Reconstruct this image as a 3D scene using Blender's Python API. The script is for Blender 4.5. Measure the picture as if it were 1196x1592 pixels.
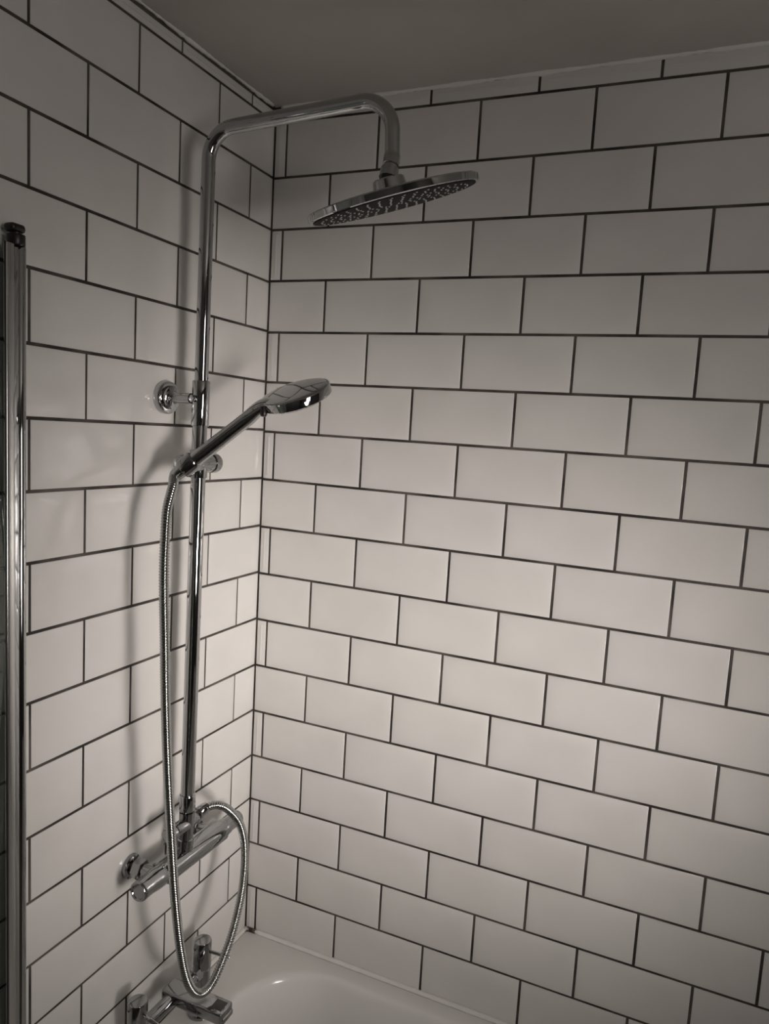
import bpy, bmesh, math, random
from mathutils import Vector, Matrix, Quaternion
random.seed(7)
for o in list(bpy.data.objects): bpy.data.objects.remove(o)
S = bpy.context.scene
COL = S.collection
PI = math.pi

# ------------------------------------------------------------------ camera
cd = bpy.data.cameras.new('camera')
cam = bpy.data.objects.new('camera', cd); COL.objects.link(cam)
F_PX = 1136.68
cd.sensor_fit = 'VERTICAL'; cd.sensor_height = 36.0
cd.lens = F_PX / 1592.0 * 36.0
cd.clip_start = 0.02
_r = Vector((0.9186, 0.3912, 0.0568)); _d = Vector((0.0976, -0.0851, -0.9916)); _f = Vector((-0.3830, 0.9164, -0.1164))
M = Matrix(((_r.x, -_d.x, -_f.x), (_r.y, -_d.y, -_f.y), (_r.z, -_d.z, -_f.z)))
cam.matrix_world = Matrix.Translation((0.8445, -1.3345, 1.7057)) @ M.to_quaternion().to_matrix().to_4x4()
S.camera = cam

# ------------------------------------------------------------------ world, light, exposure
w = bpy.data.worlds.new('world'); S.world = w; w.use_nodes = True
bg = w.node_tree.nodes['Background']; bg.inputs[0].default_value = (0.55, 0.6, 0.7, 1); bg.inputs[1].default_value = 0.5
S.view_settings.view_transform = 'Standard'; S.view_settings.look = 'None'
S.view_settings.gamma = 1.0; S.view_settings.use_curve_mapping = False
S.view_settings.exposure = 0.0

ROOM_X, ROOM_Y, CEIL = 1.95, -2.35, 2.331
WIN_Y0, WIN_Y1, WIN_Z0, WIN_Z1 = -1.50, -0.90, 1.02, 2.16       # window opening in the wall across the room
WIN_ZM = 1.66                                                    # transom between the lower and the upper pane
def window_light(name, z0, z1, x, energy, spread, col, aim):
    ld = bpy.data.lights.new(name, 'AREA'); ld.shape = 'RECTANGLE'
    ld.size = WIN_Y1 - WIN_Y0 - 0.10; ld.size_y = z1 - z0; ld.energy = energy; ld.spread = spread; ld.color = col
    lo = bpy.data.objects.new(name, ld); COL.objects.link(lo)
    lo.location = (x, (WIN_Y0 + WIN_Y1) / 2, (z0 + z1) / 2); lo.rotation_euler = Vector(aim).to_track_quat('-Z', 'Z').to_euler()
AZ, EL = .625, .05  # heading and dip of the daylight that comes in low through the lower pane
window_light('lower_pane_daylight', WIN_Z0 + .07, WIN_ZM - .03, ROOM_X + .02, 4.35, math.radians(45.5), (1.0, 0.925, 0.87), (-math.cos(EL)*math.cos(AZ), math.cos(EL)*math.sin(AZ), -math.sin(EL)))
window_light('upper_pane_daylight', WIN_ZM + .03, WIN_Z1 - .05, ROOM_X + .045, 5.0, PI, (1.0, 0.93, 0.885), (-1, 0, 0))

# ------------------------------------------------------------------ materials
def mat(name, col=(.8,.8,.8), rough=.5, metal=0.0, **kw):
    m = bpy.data.materials.new(name); m.use_nodes = True
    b = m.node_tree.nodes['Principled BSDF']
    b.inputs['Base Color'].default_value = (*col, 1); b.inputs['Roughness'].default_value = rough
    b.inputs['Metallic'].default_value = metal
    for k, v in kw.items(): b.inputs[k.replace('_', ' ')].default_value = v
    return m
def noise_bump(m, scale, strength, dist=.001, detail=3):
    nt = m.node_tree; b = nt.nodes['Principled BSDF']
    tc = nt.nodes.new('ShaderNodeTexCoord'); n = nt.nodes.new('ShaderNodeTexNoise'); bp = nt.nodes.new('ShaderNodeBump')
    n.inputs['Scale'].default_value = scale; n.inputs['Detail'].default_value = detail
    bp.inputs['Strength'].default_value = strength; bp.inputs['Distance'].default_value = dist
    nt.links.new(tc.outputs['Object'], n.inputs['Vector']); nt.links.new(n.outputs['Fac'], bp.inputs['Height'])
    nt.links.new(bp.outputs['Normal'], b.inputs['Normal']); return n
def noise_col(m, scale, c0, c1, lo=.35, hi=.65, detail=4):
    nt = m.node_tree; b = nt.nodes['Principled BSDF']
    tc = nt.nodes.new('ShaderNodeTexCoord'); n = nt.nodes.new('ShaderNodeTexNoise'); r = nt.nodes.new('ShaderNodeValToRGB')
    n.inputs['Scale'].default_value = scale; n.inputs['Detail'].default_value = detail
    r.color_ramp.elements[0].position = lo; r.color_ramp.elements[0].color = (*c0, 1)
    r.color_ramp.elements[1].position = hi; r.color_ramp.elements[1].color = (*c1, 1)
    nt.links.new(tc.outputs['Object'], n.inputs['Vector']); nt.links.new(n.outputs['Fac'], r.inputs['Fac'])
    nt.links.new(r.outputs['Color'], b.inputs['Base Color'])

M_TILE = mat('white_glazed_tile', (.78, .765, .745), .16)
noise_col(M_TILE, 7.0, (.665, .65, .63), (.705, .69, .67)); noise_bump(M_TILE, 14.0, .10, .002, 2)
M_GROUT = mat('dark_grout', (.022, .018, .016), .62); noise_col(M_GROUT, 11, (.022, .017, .015), (.105, .090, .080), .42, .64, 6); noise_bump(M_GROUT, 400, .25, .0006)
M_CEIL = mat('painted_ceiling', (.60, .575, .54), .8); noise_bump(M_CEIL, 60, .15, .001)
noise_col(M_CEIL, 5, (.57, .545, .51), (.62, .595, .56))
M_PAINT = mat('matt_wall_paint', (.17, .163, .155), .8); noise_bump(M_PAINT, 80, .1, .001)
M_FLOOR = mat('dark_vinyl_floor', (.16, .145, .13), .55); noise_col(M_FLOOR, 9, (.12, .105, .09), (.20, .18, .16))
M_CHROME = mat('polished_chrome', (.47, .475, .48), .045, 1.0)
M_CHROME2 = mat('darker_chrome', (.35, .355, .36), .10, 1.0); noise_bump(M_CHROME2, 110, .06, .0006, 3)  # darker and rougher than the polished chrome, with fine bumps
M_ALU = mat('bright_aluminium', (.60, .60, .59), .20, 1.0); noise_bump(M_ALU, 40, .02)
M_SLOT = mat('slot_shade_metal', (.09, .09, .09), .35, .8); noise_bump(M_SLOT, 60, .05)
M_HOSE = mat('hose_steel', (.42, .43, .42), .16, 1.0)
M_DARK = mat('face_plate_dark_reflection', (.022, .021, .021), .55, 0.0, Specular_IOR_Level=0.05)  # rain head face is chrome; its dark reflection is put into this base colour
M_NOZ = mat('pale_silicone', (.55, .55, .53), .5)
M_BLACK = mat('black_plastic', (.012, .007, .008), .38)
M_ACR = mat('white_acrylic', (.80, .785, .765), .14); noise_bump(M_ACR, 6, .03, .002, 1)
M_CAULK = mat('white_sealant', (.80, .785, .76), .35); noise_bump(M_CAULK, 120, .35, .002)
def mould(m, c, r):
    nt = m.node_tree; b = nt.nodes['Principled BSDF']
    g = nt.nodes.new('ShaderNodeNewGeometry'); sb = nt.nodes.new('ShaderNodeVectorMath'); sb.operation = 'DISTANCE'; sb.inputs[1].default_value = c
    nz = nt.nodes.new('ShaderNodeTexNoise'); nz.inputs['Scale'].default_value = 160
    ad = nt.nodes.new('ShaderNodeMath'); ad.operation = 'MULTIPLY_ADD'; ad.inputs[1].default_value = r * 1.6
    rp = nt.nodes.new('ShaderNodeValToRGB'); rp.color_ramp.elements[0].color = (.02, .016, .012, 1); rp.color_ramp.elements[1].color = (.80, .785, .76, 1)
    rp.color_ramp.elements[0].position = r * 1.4; rp.color_ramp.elements[1].position = r * 1.75
    nt.links.new(g.outputs['Position'], sb.inputs[0]); nt.links.new(g.outputs['Position'], nz.inputs['Vector'])
    nt.links.new(nz.outputs['Fac'], ad.inputs[0]); nt.links.new(sb.outputs['Value'], ad.inputs[2])
    nt.links.new(ad.outputs[0], rp.inputs['Fac']); nt.links.new(rp.outputs['Color'], b.inputs['Base Color'])
mould(M_CAULK, (.018, -.004, .548), .016)
M_PLAST = mat('white_upvc', (.78, .78, .77), .3); noise_bump(M_PLAST, 200, .03)
M_GLASS = bpy.data.materials.new('tinted_glass'); M_GLASS.use_nodes = True
def _glass(nt):
    nt.nodes.clear(); o = nt.nodes.new('ShaderNodeOutputMaterial'); mx = nt.nodes.new('ShaderNodeMixShader')
    t = nt.nodes.new('ShaderNodeBsdfTransparent'); g = nt.nodes.new('ShaderNodeBsdfGlossy')
    t.inputs[0].default_value = (.94, .975, .96, 1); g.inputs['Color'].default_value = (.9, .95, .92, 1); g.inputs['Roughness'].default_value = .02; mx.inputs[0].default_value = .09
    nt.links.new(t.outputs[0], mx.inputs[1]); nt.links.new(g.outputs[0], mx.inputs[2]); nt.links.new(mx.outputs[0], o.inputs[0])
_glass(M_GLASS.node_tree)
M_FROST = mat('frosted_glass', (.85, .87, .88), .45)
noise_bump(M_FROST, 90, .5, .002)

# ------------------------------------------------------------------ mesh helpers
def mk(name, V, Fc, m, parent=None, smooth=True, angle=35, kind=None):
    me = bpy.data.meshes.new(name); me.from_pydata([tuple(v) for v in V], [], Fc); me.validate(); me.update()
    bm = bmesh.new(); bm.from_mesh(me); bmesh.ops.recalc_face_normals(bm, faces=bm.faces); bm.to_mesh(me); bm.free()
    if smooth:
        me.polygons.foreach_set('use_smooth', [True] * len(me.polygons))
        if angle: me.set_sharp_from_angle(angle=math.radians(angle))
    me.materials.append(m)
    o = bpy.data.objects.new(name, me); COL.objects.link(o)
    if parent: par(o, parent)
    if kind: o['kind'] = kind
    return o
def par(o, p):
    o.parent = p                                       # meshes are written in world coordinates
    o.matrix_parent_inverse = Matrix.Translation(-p.location) if p.parent is None else Matrix.Identity(4)
def thing(name, label, cat, loc):
    e = bpy.data.objects.new(name, None); COL.objects.link(e); e.location = loc; e.empty_display_size = .05
    e['label'] = label; e['category'] = cat; return e
def tag(o, label, cat):
    o['label'] = label; o['category'] = cat; return o
def box(x0, x1, y0, y1, z0, z1):
    V = [(x, y, z) for z in (z0, z1) for y in (y0, y1) for x in (x0, x1)]
    return V, [(0,2,3,1), (4,5,7,6), (0,1,5,4), (2,6,7,3), (0,4,6,2), (1,3,7,5)]
def rbox(name, x0, x1, y0, y1, z0, z1, b, m, parent=None, seg=3):
    V, Fc = box(x0, x1, y0, y1, z0, z1)
    o = mk(name, V, Fc, m, parent, smooth=False)
    bm = bmesh.new(); bm.from_mesh(o.data)
    bmesh.ops.bevel(bm, geom=bm.edges[:], offset=b, segments=seg, affect='EDGES', profile=.5)
    bm.to_mesh(o.data); bm.free()
    o.data.polygons.foreach_set('use_smooth', [True] * len(o.data.polygons)); o.data.set_sharp_from_angle(angle=math.radians(50))
    return o
def frame_of(ax):
    ax = Vector(ax).normalized(); up = Vector((0, 0, 1)) if abs(ax.z) < .9 else Vector((1, 0, 0))
    a = ax.cross(up).normalized(); return a, ax.cross(a).normalized(), ax
def lathe_vf(org, ax, prof, n=32):
    """prof: (distance along the axis, radius) pairs"""
    a, b, c = frame_of(ax); org = Vector(org); V = []; Fc = []
    for (h, r) in prof:
        for i in range(n):
            t = 2 * PI * i / n; V.append(org + c * h + (a * math.cos(t) + b * math.sin(t)) * max(r, 1e-5))
    for k in range(len(prof) - 1):
        for i in range(n):
            j = (i + 1) % n; Fc.append((k*n+i, k*n+j, (k+1)*n+j, (k+1)*n+i))
    Fc.append(tuple(range(n))[::-1]); Fc.append(tuple((len(prof)-1)*n + i for i in range(n)))
    return V, Fc
def lathe(name, org, ax, prof, m, parent=None, n=32, angle=35):
    return mk(name, *lathe_vf(org, ax, prof, n), m, parent, angle=angle)
def cyl(name, p, q, r, m, parent=None, ch=.0012, n=32):
    p, q = Vector(p), Vector(q); L = (q - p).length
    return lathe(name, p, q - p, [(0, r - ch), (ch * .3, r - ch * .3), (ch, r), (L - ch, r), (L - ch * .3, r - ch * .3), (L, r - ch)], m, parent, n)
def catmull(P, sub):
    P = [Vector(p) for p in P]; P = [2 * P[0] - P[1]] + P + [2 * P[-1] - P[-2]]; out = []
    for i in range(1, len(P) - 2):
        p0, p1, p2, p3 = P[i-1:i+3]
        for s in range(sub):
            t = s / sub
            out.append(.5 * ((2*p1) + (p2-p0)*t + (2*p0-5*p1+4*p2-p3)*t*t + (3*p1-p0-3*p2+p3)*t**3))
    out.append(P[-2]); return out
def resample(P, step):
    d = [0]
    for a, b in zip(P, P[1:]): d.append(d[-1] + (b - a).length)
    n = max(2, int(round(d[-1] / step))); out = []; k = 0
    for i in range(n + 1):
        s = d[-1] * i / n
        while k < len(d) - 2 and d[k+1] < s: k += 1
        t = (s - d[k]) / max(1e-9, d[k+1] - d[k]); out.append(P[k].lerp(P[k+1], t))
    return out
def tube_vf(P, rad, n=16):
    """sweep; rad: function(i) giving the radius"""
    V = []; Fc = []; N = len(P); t0 = (P[1] - P[0]).normalized(); a, b, _ = frame_of(t0)
    for i in range(N):
        t = (P[min(i+1, N-1)] - P[max(i-1, 0)]).normalized()
        a = (a - t * a.dot(t)).normalized(); b = t.cross(a); r = rad(i)
        for k in range(n):
            q = 2 * PI * k / n; V.append(P[i] + (a * math.cos(q) + b * math.sin(q)) * r)
    for i in range(N - 1):
        for k in range(n):
            j = (k + 1) % n; Fc.append((i*n+k, i*n+j, (i+1)*n+j, (i+1)*n+k))
    Fc.append(tuple(range(n))[::-1]); Fc.append(tuple((N-1)*n + k for k in range(n)))
    return V, Fc
def fillet(P, r, seg=14):
    P = [Vector(p) for p in P]; out = [P[0]]
    for i in range(1, len(P) - 1):
        u = (P[i-1] - P[i]).normalized(); v = (P[i+1] - P[i]).normalized()
        ang = u.angle(v); rr = r[i-1] if isinstance(r, (list, tuple)) else r
        t = rr / math.tan(ang / 2); c = P[i] + (u + v).normalized() * (rr / math.sin(ang / 2))
        s0 = P[i] + u * t - c; s1 = P[i] + v * t - c; tot = s0.angle(s1); axn = s0.cross(s1).normalized()
        for k in range(seg + 1): out.append(c + Quaternion(axn, tot * k / seg) @ s0)
    out.append(P[-1]); return out

# ------------------------------------------------------------------ setting: walls
A = 0.01468                                            # the corner is a little off square
WD = Vector((-math.sin(A), -math.cos(A), 0)); WN = Vector((math.cos(A), -math.sin(A), 0))
Z0 = 2.30; RIM = 0.543
def struct(o): o['kind'] = 'structure'; return o
GR = .0032                                             # grout lies this far behind the tile faces
def lw(d, z, h): return WD * d + WN * h + Vector((0, 0, z))
V = [lw(d, z, h) for h in (-.12, -GR) for z in (0, CEIL + .02) for d in (-.10, 2.5)]
wall_left = struct(mk('wall_left', V, [(0,1,3,2), (4,6,7,5), (0,4,5,1), (2,3,7,6), (0,2,6,4), (1,5,7,3)], M_GROUT, smooth=False))
V, Fc = box(-.005, ROOM_X + .12, GR, .12, 0, CEIL + .02)
wall_right = struct(mk('wall_right', V, Fc, M_GROUT, smooth=False))
struct(mk('ceiling', *box(-.16, ROOM_X + .12, ROOM_Y - .12, .12, CEIL, CEIL + .1), M_CEIL, smooth=False))
struct(mk('floor', *box(-.16, ROOM_X + .12, ROOM_Y - .12, .12, -.1, 0), M_FLOOR, smooth=False))
struct(mk('wall_behind', *box(-.04, ROOM_X, ROOM_Y - .12, ROOM_Y, 0, CEIL), M_PAINT, smooth=False))
def multi(boxes):
    V = []; Fc = []
    for b in boxes:
        v, f = box(*b); k = len(V); V += v; Fc += [tuple(i + k for i in q) for q in f]
    return V, Fc
X0, X1 = ROOM_X, ROOM_X + .12
struct(mk('wall_opposite', *multi([(X0, X1, ROOM_Y - .12, WIN_Y0, 0, CEIL), (X0, X1, WIN_Y1, GR, 0, CEIL),
      (X0, X1, WIN_Y0, WIN_Y1, 0, WIN_Z0), (X0, X1, WIN_Y0, WIN_Y1, WIN_Z1, CEIL)]), M_PAINT, smooth=False))
fr = .04
win = struct(mk('window_1', *multi([(X0+.055, X0+.10, WIN_Y0, WIN_Y0+fr, WIN_Z0, WIN_Z1), (X0+.055, X0+.10, WIN_Y1-fr, WIN_Y1, WIN_Z0, WIN_Z1),
      (X0+.055, X0+.10, WIN_Y0+fr, WIN_Y1-fr, WIN_Z0, WIN_Z0+fr), (X0+.055, X0+.10, WIN_Y0+fr, WIN_Y1-fr, WIN_Z1-fr, WIN_Z1), (X0+.055, X0+.10, WIN_Y0+fr, WIN_Y1-fr, WIN_ZM-.02, WIN_ZM+.02)]), M_PLAST, smooth=False))
for z0_, z1_ in ((WIN_Z0 + fr, WIN_ZM - .02), (WIN_ZM + .02, WIN_Z1 - fr)):
    mk('pane', *box(X0+.072, X0+.078, WIN_Y0+fr, WIN_Y1-fr, z0_, z1_), M_FROST, win, smooth=False)

# joints measured along each wall: height offset and slope of every bed joint
JR = [(.0013,-.0062),(-.1062,-.0008),(-.2078,-.0045),(-.3098,-.0066),(-.4138,-.0040),(-.5163,-.0045),(-.6198,-.0035),(-.7210,-.0050),(-.8238,-.0044),
      (-.9255,-.0069),(-1.0282,-.0072),(-1.1316,-.0064),(-1.2366,-.0038),(-1.3402,-.0038),(-1.4429,-.0046),(-1.5466,-.0056),(-1.6512,-.0036)]
JL = [(.0022,-.0010),(-.1050,.0085),(-.2066,.0060),(-.3115,.0135),(-.4112,.0060),(-.5155,.0110),(-.6163,.0090),(-.7190,.0085),(-.8212,.0075),
      (-.9235,.0068),(-1.0268,.0045),(-1.1318,.0080),(-1.2350,.0050),(-1.3405,.0070),(-1.4425,.0040),(-1.5462,.0010),(-1.6505,.0110)]
XI = [.0245, .227, .4275, .630, .832, 1.035, 1.237, 1.439, 1.641, 1.843, 1.95]; XH = [.1280, .329, .531, .7325, .934, 1.136, 1.338, 1.540, 1.742, 1.95]
DI = [.0745, .281, .484, .687, .890, 1.092, 1.295, 1.497, 1.70, 1.902, 2.104, 2.306]; DH = [.176, .381, .585, .788, .991, 1.194, 1.396, 1.598, 1.80, 2.003, 2.205, 2.335]
GAP = .0048; THK = .0075
def tile_mesh(q, fix):
    """q: four corners (s, z) of the tile, counter-clockwise; fix(s, z, h) -> world"""
    c = Vector((sum(p[0] for p in q) / 4, sum(p[1] for p in q) / 4))
    wdt = min(q[1][0] - q[0][0], q[3][1] - q[0][1])
    def inset(d):
        d = min(d, wdt * .42); s = [(1, 1), (-1, 1), (-1, -1), (1, -1)]
        return [(p[0] + d * k[0], p[1] + d * k[1]) for p, k in zip(q, s)]
    rings = [(0, -THK), (0, -.0026), (.0004, -.0021), (.0010, -.0019), (.0085, -.00085), (.0170, -.00012), (.0220, 0)]
    ta, tb = random.gauss(0, .0022), random.gauss(0, .0022)
    V = []; Fc = []
    for d, h in rings:
        for (s, z) in inset(d): V.append(fix(s, z, h + (0 if h < -.005 else ta * (s - c.x) + tb * (z - c.y))))
    for k in range(len(rings) - 1):
        for i in range(4):
            j = (i + 1) % 4; Fc.append((k*4+i, k*4+j, k*4+4+j, k*4+4+i))
    n = (len(rings) - 1) * 4; Fc.append((n, n+1, n+2, n+3))
    return V, Fc
def add_tile(name, q, fix, parent):
    V, Fc = tile_mesh(q, fix)
    mk(name, V, Fc, M_TILE, parent, angle=50)
def lay(wall, J, cuts_even, cuts_odd, smax, fix, ztop, zbot, drift):
    g = GAP / 2
    for r in range(0, 18):
        cuts = cuts_even if r % 2 == 0 else cuts_odd
        dr = drift * (8.5 - r) / 8.5
        top = (lambda s: Z0 + J[r-1][0] + J[r-1][1] * s) if r > 0 else (lambda s: ztop)
        bot = (lambda s: Z0 + J[r][0] + J[r][1] * s) if r < 17 else (lambda s: zbot)
        edges = [.0003 - g] + [c + dr * (1 if k < 2 else .5) + random.gauss(0, .0006) for k, c in enumerate(cuts) if c < smax]
        for a, b in zip(edges, edges[1:]):
            s0, s1 = a + g, b - g; gt = g if r > 0 else .0; gb = g if r < 17 else 0
            add_tile('tile', [(s0, bot(s0) + gb), (s1, bot(s1) + gb), (s1, top(s1) - gt), (s0, top(s0) - gt)], fix, wall)
lay(wall_right, JR, XH, XI, 2.0, lambda s, z, h: Vector((s, -h, z)), 2.3280, RIM + .001, .0022)
lay(wall_left, JL, DI, DH, 2.34, lambda s, z, h: lw(s, z, h), 2.3225, RIM + .001, .0035)

# ragged filler between the top strip of tiles and the ceiling, sealant round the bath
def bead(name, P, rfun, m, n=8, kind='structure'):
    pts = resample([Vector(p) for p in P], .008); rr = [rfun(i) for i in range(len(pts))]
    o = mk(name, *tube_vf(pts, lambda i: rr[i], n), m, angle=0)
    if kind: o['kind'] = kind
    return o
bead('trim_1', [(0.012, .0015, CEIL - .0005), (1.94, .0015, CEIL - .0005)], lambda i: .0046 + random.uniform(-.0012, .0012) + .0012 * math.sin(i * .31), M_CAULK)
bead('trim_2', [lw(.01, CEIL + .0005, -.0015), lw(2.32, CEIL + .0005, -.0015)], lambda i: max(.0022, .0042 + random.uniform(-.0015, .0012) + .0016 * math.sin(i * .23 + 1)), M_CAULK)
bead('trim_3', [(0.002, -.0008, RIM + .0015), (1.69, -.0008, RIM + .0015)], lambda i: .0052 + random.uniform(-.0004, .0004), M_CAULK)
bead('trim_4', [lw(.002, RIM + .0015, .0008), lw(.72, RIM + .0015, .0008)], lambda i: .0052 + random.uniform(-.0004, .0004), M_CAULK)

# ------------------------------------------------------------------ bathtub
def rrect(x0, x1, y0, y1, r, z, n=12):
    P = []
    for cx, cy, a0 in ((x1 - r, y1 - r, 0), (x0 + r, y1 - r, PI/2), (x0 + r, y0 + r, PI), (x1 - r, y0 + r, 1.5 * PI)):
        for k in range(n + 1):
            t = a0 + PI / 2 * k / n; P.append((cx + r * math.cos(t), cy + r * math.sin(t), z))
    return P
tub = thing('bathtub', 'white acrylic bathtub with a rounded basin below the tiled corner', 'bathtub', (.85, -.35, 0))
bx0, bx1, by0, by1 = .0015, 1.70, -.70, -.0015
ix0, ix1, iy0, iy1, ir = .086, 1.61, -.655, -.040, .175
L = [rrect(bx0 + .02, bx1 - .02, by0 + .02, by1 - .004, .004, RIM - .045), rrect(bx0, bx1, by0, by1, .006, RIM - .04), rrect(bx0, bx1, by0, by1, .006, RIM - .008),
     rrect(bx0 + .002, bx1 - .002, by0 + .002, by1 - .002, .008, RIM - .002), rrect(bx0 + .007, bx1 - .007, by0 + .007, by1 - .006, .010, RIM)]
for ins, dz in ((-.006, 0.0), (-.001, -.0005), (.0030, -.0020), (.0060, -.0048), (.0080, -.0085), (.0100, -.016), (.0150, -.042), (.034, -.12), (.05, -.22), (.068, -.31), (.09, -.355), (.125, -.378), (.19, -.385)):
    L.append(rrect(ix0 + ins * 1.15, ix1 - ins * 1.6, iy0 + ins, iy1 - ins, max(.03, ir - ins * .35), RIM + dz))
n = len(L[0]); V = [p for l in L for p in l]; Fc = []
for k in range(len(L) - 1):
    for i in range(n):
        j = (i + 1) % n; Fc.append((k*n+i, k*n+j, (k+1)*n+j, (k+1)*n+i))
Fc.append(tuple((len(L)-1)*n + i for i in range(n)))
mk('shell', V, Fc, M_ACR, tub, angle=60)
rbox('side_panel', .01, 1.69, -.694, -.676, 0.0, RIM - .04, .004, M_ACR, tub)
lathe('waste', (.32, -.35, RIM - .3855), (0, 0, 1), [(0, .034), (.003, .034), (.005, .030), (.005, .02), (.003, .018)], M_CHROME, tub)

# ------------------------------------------------------------------ shower column
PB = Vector((.0655, -.3120, 1.000)); PT = Vector((.0670, -.3030, 2.16))
def pole(z): return PB.lerp(PT, (z - PB.z) / (PT.z - PB.z))
col = thing('shower_column', 'chrome shower column with overhead rain head and bar valve on the left wall', 'shower', (PB.x, PB.y, .90))
ARM_END = Vector((.393, -.302, 2.098))
path = fillet([pole(1.66), PT + Vector((0, 0, .006)), Vector((.3885, -.302, 2.1835)), ARM_END], [.047, .050], 18)
dense = [path[0]]
mk('upper_pipe', *tube_vf(resample(path, .004), lambda i: .0113, 28), M_CHROME, col)
cyl('lower_pipe', pole(1.02), pole(1.70), .0124, M_CHROME, col)
cyl('sleeve', pole(1.688), pole(1.764), .0148, M_CHROME, col)
# wall bracket
fl = lw(.3145, 1.7335, 0)
br = lathe('wall_bracket', fl, WN, [(0, .0268), (.003, .0282), (.010, .0282), (.0125, .0268), (.0135, .024), (.0135, .0205), (.020, .0200), (.0225, .017), (.024, .011), (.030, .0085), (.040, .0082), (.052, .0088), (.058, .0088)], M_CHROME, col)
cyl('clamp_screw', pole(1.7335) + Vector((-.004, -.022, 0)), pole(1.7335) + Vector((-.002, -.0145, 0)), .0062, M_CHROME, br)
# slider with cradle
sz = 1.6235; sc = pole(sz)
slider = cyl('slider', sc + Vector((0, -.048, 0)), sc + Vector((0, .0300, .001)), .0165, M_CHROME2, col, .003)
lathe('slider_knob', sc + Vector((0, .0305, .001)), (0, 1, .01), [(0, .0150), (.001, .0172), (.012, .0178), (.0160, .0165), (.0175, .011)], M_CHROME2, slider)
cyl('slider_collar', pole(1.600), pole(1.6475), .0150, M_CHROME2, slider)
HB = Vector((.0800, -.3700, 1.6155)); HN = Vector((.1752, -.3257, 1.7062)); hd = (HN - HB).normalized()
lathe('cradle', sc + Vector((.003, -.024, -.001)), (HB + hd * .018) - (sc + Vector((.003, -.024, -.001))), [(0, .0150), (.012, .0150), (.024, .0135), (.032, .0125)], M_CHROME2, slider)
lathe('cradle_ring', HB + hd * .002, hd, [(0, .0125), (.0, .0150), (.002, .0160), (.024, .0165), (.026, .0155), (.026, .0135)], M_CHROME2, slider)
# overhead rain head
nd = Vector((.203, .308, -1)).normalized(); hc = Vector((.3985, -.3, 2.0325))
head = lathe('rain_head', hc, -nd, [(0, .1235), (0, .1275), (.0012, .1290), (.0096, .1290), (.0116, .1265), (.0130, .115), (.0165, .05), (.018, .026), (.034, .0235), (.036, .021), (.036, .008)], M_CHROME, col, 72)
lathe('face_plate', hc + nd * .0004, nd, [(-.001, .1232), (.0006, .1228), (.0010, .1215)], M_DARK, head, 72)
V = []; Fc = []
a, b, _ = frame_of(nd)
for rr, cnt in ((.012, 6), (.026, 10), (.040, 16), (.054, 20), (.068, 26), (.082, 30), (.096, 36), (.110, 40)):
    for k in range(cnt):
        t = 2 * PI * (k + .3 * (rr * 1000 % 3)) / cnt
        v, f = lathe_vf(hc + nd * .0012 + (a * math.cos(t) + b * math.sin(t)) * rr, nd, [(-.0005, .0017), (.0008, .0015), (.0013, .0009)], 8)
        k0 = len(V); V += v; Fc += [tuple(i + k0 for i in q) for q in f]
mk('nozzles', V, Fc, M_NOZ, head, kind='stuff')
lathe('swivel_collar', ARM_END + Vector((0, 0, .003)), hc - nd * .034 - ARM_END, [(0, .0118), (.001, .0124), (.016, .0124), (.017, .0115), (.0175, .0105), (.021, .0105), (.0215, .0135), (.036, .0140)], M_CHROME, head)
# bar valve
VZ = .912; VX = .062; VY0, VY1 = -.432, -.146
def vy(y): return Vector((VX, y, VZ - (y + .432) * .035))
vd = vy(1) - vy(0)
V = []; Fc = []; NB = 48
sec = [(0, .90), (.0012, 1.0), (.168, 1.0), (.1692, .90)]
for h, k in sec:
    o_ = vy(-.372 + h)
    for i in range(NB):
        t = 2 * PI * i / NB; c_, s_ = math.cos(t), math.sin(t); e = 2 / 2.7
        V.append(o_ + Vector((math.copysign(abs(c_) ** e, c_) * .0225 - .002, 0, math.copysign(abs(s_) ** e, s_) * .0182)) * k)
for k in range(len(sec) - 1):
    for i in range(NB):
        j = (i + 1) % NB; Fc.append((k*NB+i, k*NB+j, (k+1)*NB+j, (k+1)*NB+i))
Fc += [tuple(range(NB))[::-1], tuple((len(sec)-1)*NB + i for i in range(NB))]
body = mk('valve_body', V, Fc, M_CHROME2, col)
k1 = lathe('temperature_knob', vy(-.373), -vd, [(0, .0178), (.0015, .0186), (.020, .0184), (.032, .0170), (.042, .0168), (.054, .0172), (.0585, .0170), (.0605, .0155), (.0605, .0125), (.0590, .0115), (.0590, .004)], M_CHROME2, col, 40)
lathe('safety_button', vy(-.3735) + Vector((.004, 0, .0165)), (.2, 0, 1), [(0, .0035), (.002, .0035), (.003, .002)], M_CHROME, k1, 16)
lathe('flow_knob', vy(-.202), vd, [(0, .0168), (.0015, .0172), (.016, .0165), (.026, .0145), (.040, .0150), (.050, .0160), (.056, .0155), (.0595, .0125), (.061, .007)], M_CHROME2, col, 40)
for yy in (-.377, -.225):
    f0 = lw(-yy, VZ - .004, 0)
    u = lathe('wall_union', f0, (1, 0, 0), [(0, .0205), (.002, .0215), (.007, .0205), (.0090, .0180), (.0095, .0125), (VX - .004, .0125)], M_CHROME2, col)
    lathe('hex_nut', f0 + Vector((.014, 0, 0)), (1, 0, 0), [(0, .0165), (.001, .0175), (.017, .0175), (.018, .0165)], M_CHROME2, u, 6, 20)
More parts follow.
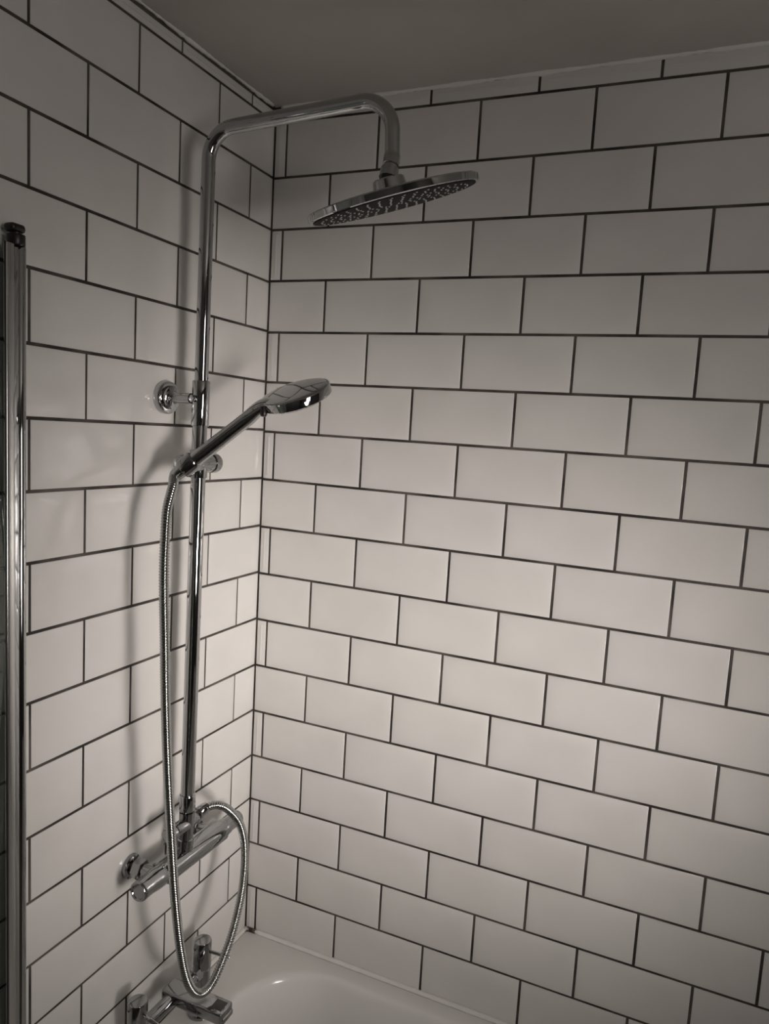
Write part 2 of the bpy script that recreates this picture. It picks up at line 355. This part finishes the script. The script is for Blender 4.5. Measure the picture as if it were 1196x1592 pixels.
# riser base with diverter
cyl('bottom_collar', pole(1.000), pole(1.030), .0142, M_CHROME, col)
lathe('valve_outlet', vy(-.312) + Vector((.001, 0, .012)), (0.03, 0, 1), [(0, .0135), (.012, .0135), (.013, .0145), (.026, .0145), (.027, .0125), (.052, .0125), (.053, .0135), (.078, .0135)], M_CHROME2, col)
dv = cyl('diverter', Vector((.0655, -.348, .976)), Vector((.0655, -.288, .974)), .0122, M_CHROME2, col, .002)
lathe('diverter_knob', Vector((.0655, -.349, .976)), (0, -1, .02), [(0, .0100), (.001, .0135), (.013, .0142), (.016, .0125), (.017, .008)], M_CHROME2, dv)
lathe('diverter_lever', Vector((.0655, -.358, .981)), (-.35, -.25, -1), [(0, .003), (.004, .0032), (.022, .0028), (.024, .0015)], M_CHROME2, dv, 14)
lathe('hose_outlet', Vector((.0655, -.290, .974)), (0, 1, .35), [(0, .0105), (.004, .0125), (.012, .0125), (.014, .0100), (.022, .0085)], M_CHROME2, dv)

# ------------------------------------------------------------------ hand shower
hs = thing('hand_shower', 'chrome hand shower resting slanted in the slider of the column', 'hand shower', HB)
hn = Vector((-.161, -.474, 1)).normalized(); hcn = Vector((.239, -.291, 1.754)); HR = .0582; he = Vector((.785, .50, .368))
hh = lathe('spray_head', hcn, -hn, [(-.0022, .010), (-.0020, .030), (-.0012, .048), (-.0004, .0555), (.0006, .0575), (.002, HR), (.0145, HR), (.0163, .0565), (.0170, .052)], M_CHROME, hs, 64)
lathe('face_plate', hcn - hn * .0167, -hn, [(0, .0520), (.0015, .0515), (.003, .046), (.003, .012), (.0015, .010)], M_DARK, hh, 48)
# handle: round grip flattening into the neck
ctrl = [(HB - hd * .004, .0112, .0112), (HB + hd * .004, .0118, .0118), (HB + hd * .03, .0122, .0122), (HB + hd * .08, .0122, .0122), (HB + hd * .118, .0128, .0118),
        (HN, .0140, .0120), (hcn - he * .0560 - hn * .0065, .0210, .0100), (hcn - he * .030 - hn * .0075, .034, .0055)]
V = []; Fc = []; N = 28; cp = catmull([c[0] for c in ctrl], 5)
def cr(idx):
    return [v.x for v in catmull([Vector((c[idx], 0, 0)) for c in ctrl], 5)]
ra, rb = cr(1), cr(2)
for i, p in enumerate(cp):
    t = (cp[min(i+1, len(cp)-1)] - cp[max(i-1, 0)]).normalized(); up = (hn - t * hn.dot(t)).normalized(); sd = t.cross(up)
    for k in range(N):
        q = 2 * PI * k / N; V.append(p + sd * math.cos(q) * ra[i] + up * math.sin(q) * rb[i])
for i in range(len(cp) - 1):
    for k in range(N):
        j = (k + 1) % N; Fc.append((i*N+k, i*N+j, (i+1)*N+j, (i+1)*N+k))
Fc += [tuple(range(N))[::-1], tuple((len(cp)-1)*N + k for k in range(N))]
mk('handle', V, Fc, M_CHROME, hs)
bt = Vector((.2075, -.3320, 1.7215))
sb = lathe('spray_button', bt, Vector((.15, -.12, -1)), [(-.004, .0050), (.004, .0056), (.0085, .0056), (.0115, .0040), (.012, .002)], M_BLACK, hs, 20)

# ------------------------------------------------------------------ hose
HP = [HB - hd * .007, HB - hd * .015, (.088,-.400,1.592), (.098,-.424,1.560), (.105,-.436,1.522), (.110,-.443,1.453), (.112,-.440,1.35), (.115,-.438,1.245), (.118,-.433,1.137), (.122,-.426,1.025),
      (.127,-.418,.911), (.130,-.404,.812), (.130,-.382,.738), (.130,-.351,.692), (.130,-.314,.682), (.130,-.278,.708), (.127,-.241,.748), (.120,-.206,.805),
      (.112,-.190,.872), (.105,-.198,.924), (.095,-.221,.962), (.085,-.246,.983), (.074,-.268,.985), (.0655,-.284,.976)]
hp = resample(catmull(HP, 10), .00076)
hose = thing('shower_hose', 'ribbed chrome hose looping from the hand shower down to the valve', 'hose', hp[int(len(hp) * .55)])
mk('ribbed_tube', *tube_vf(hp, lambda i: .0061 + .0019 * abs(math.sin(i * PI / 6.0)) ** .7, 16), M_HOSE, hose, angle=0)
lathe('hose_nut', HB - hd * .018, hd, [(0, .0080), (.002, .0090), (.007, .0105), (.0138, .0110)], M_CHROME, hose)
lathe('hose_nut', Vector((.0665, -.279, .9785)), Vector((.008, .016, .009)), [(0, .0100), (.002, .0108), (.012, .0105), (.020, .0080)], M_CHROME, hose)

# ------------------------------------------------------------------ bath filler tap
tap = thing('bath_filler_tap', 'chrome two-handle bath filler with a flat spout on the bath rim', 'tap', (.054, -.327, RIM))
PY = (-.414, -.240); PX = (.050, .056); BZ = .633
for x, y, la in ((PX[0], PY[0], (.93, -.05, -.12)), (PX[1], PY[1], (.85, .26, -.16))):
    pl = lathe('pillar', (x, y, RIM), (0, 0, 1), [(0, .026), (.004, .026), (.008, .0235), (.010, .0165), (.094, .0165), (.095, .0155), (.0965, .0155), (.097, .0165)], M_CHROME2, tap)
    hdl = lathe('handle', (x, y, RIM + .097), (0, 0, 1), [(0, .0160), (.001, .0172), (.0525, .0172), (.0550, .0160), (.0555, .013)], M_CHROME2, tap)
    la = Vector(la).normalized(); p = Vector((x, y, RIM + .132)) + la * .014
    lathe('lever_pin', p, la, [(0, .0034), (.040, .0034), (.0415, .0026)], M_CHROME, hdl, 16)
br = Vector((PX[0], PY[0], BZ)), Vector((PX[1], PY[1], BZ))
cyl('crossbar', *br, .0130, M_CHROME2, tap)
for s in (0, 1):
    dr_ = (br[1] - br[0]).normalized() * (1 if s == 0 else -1)
    lathe('bar_nut', br[s] + dr_ * .0155, dr_, [(0, .0160), (.012, .0160), (.014, .0140)], M_CHROME2, tap, 6, 20)
sp = rbox('spout', .034, .1670, -.334, -.296, .627, .6500, .004, M_CHROME2, tap)
rbox('spout_slot', .1380, .1620, -.327, -.303, .6465, .6506, .0018, M_SLOT, sp)  # solid inset; the shade inside the open slot is put into its dark colour
rbox('spout_lip', .1640, .1700, -.331, -.299, .6285, .6390, .0025, M_CHROME2, sp)

# ------------------------------------------------------------------ shower screen folded back along the wall
scr = thing('shower_screen', 'chrome-framed glass shower screen swung open at the left edge', 'shower screen', (.02, -.64, RIM))
ZB, ZT = .56, 1.911
rbox('wall_channel', -.0085, .002, -.6200, -.6020, ZB, ZT - .01, .002, M_CHROME, scr)
cyl('pivot_tube', (.0085, -.6170, ZB), (.0085, -.6170, ZT), .0072, M_CHROME, scr, .001, 40)
rbox('hinge_web', .0060, .0130, -.6355, -.6225, ZB, ZT - .002, .001, M_CHROME, scr)
rbox('clamp_profile', .0125, .0185, -.6465, -.6335, ZB, ZT, .0018, M_ALU, scr)
rbox('edge_seal', .0160, .0180, -.6478, -.6463, ZB, ZT, .0005, M_BLACK, scr)
rbox('glass_panel', .0125, .0175, -1.38, -.6455, ZB + .01, ZT + .016, .0008, M_GLASS, scr, 1)
lathe('pivot_cap', (.0080, -.6230, ZT), (0, 0, 1), [(0, .0110), (.001, .0115), (.0125, .0115), (.0135, .011), (.0135, .007), (.0160, .007)], M_BLACK, scr, 32)
rbox('top_cap', -.0035, .0150, -.6345, -.6115, ZT + .0160, ZT + .0275, .005, M_BLACK, scr)
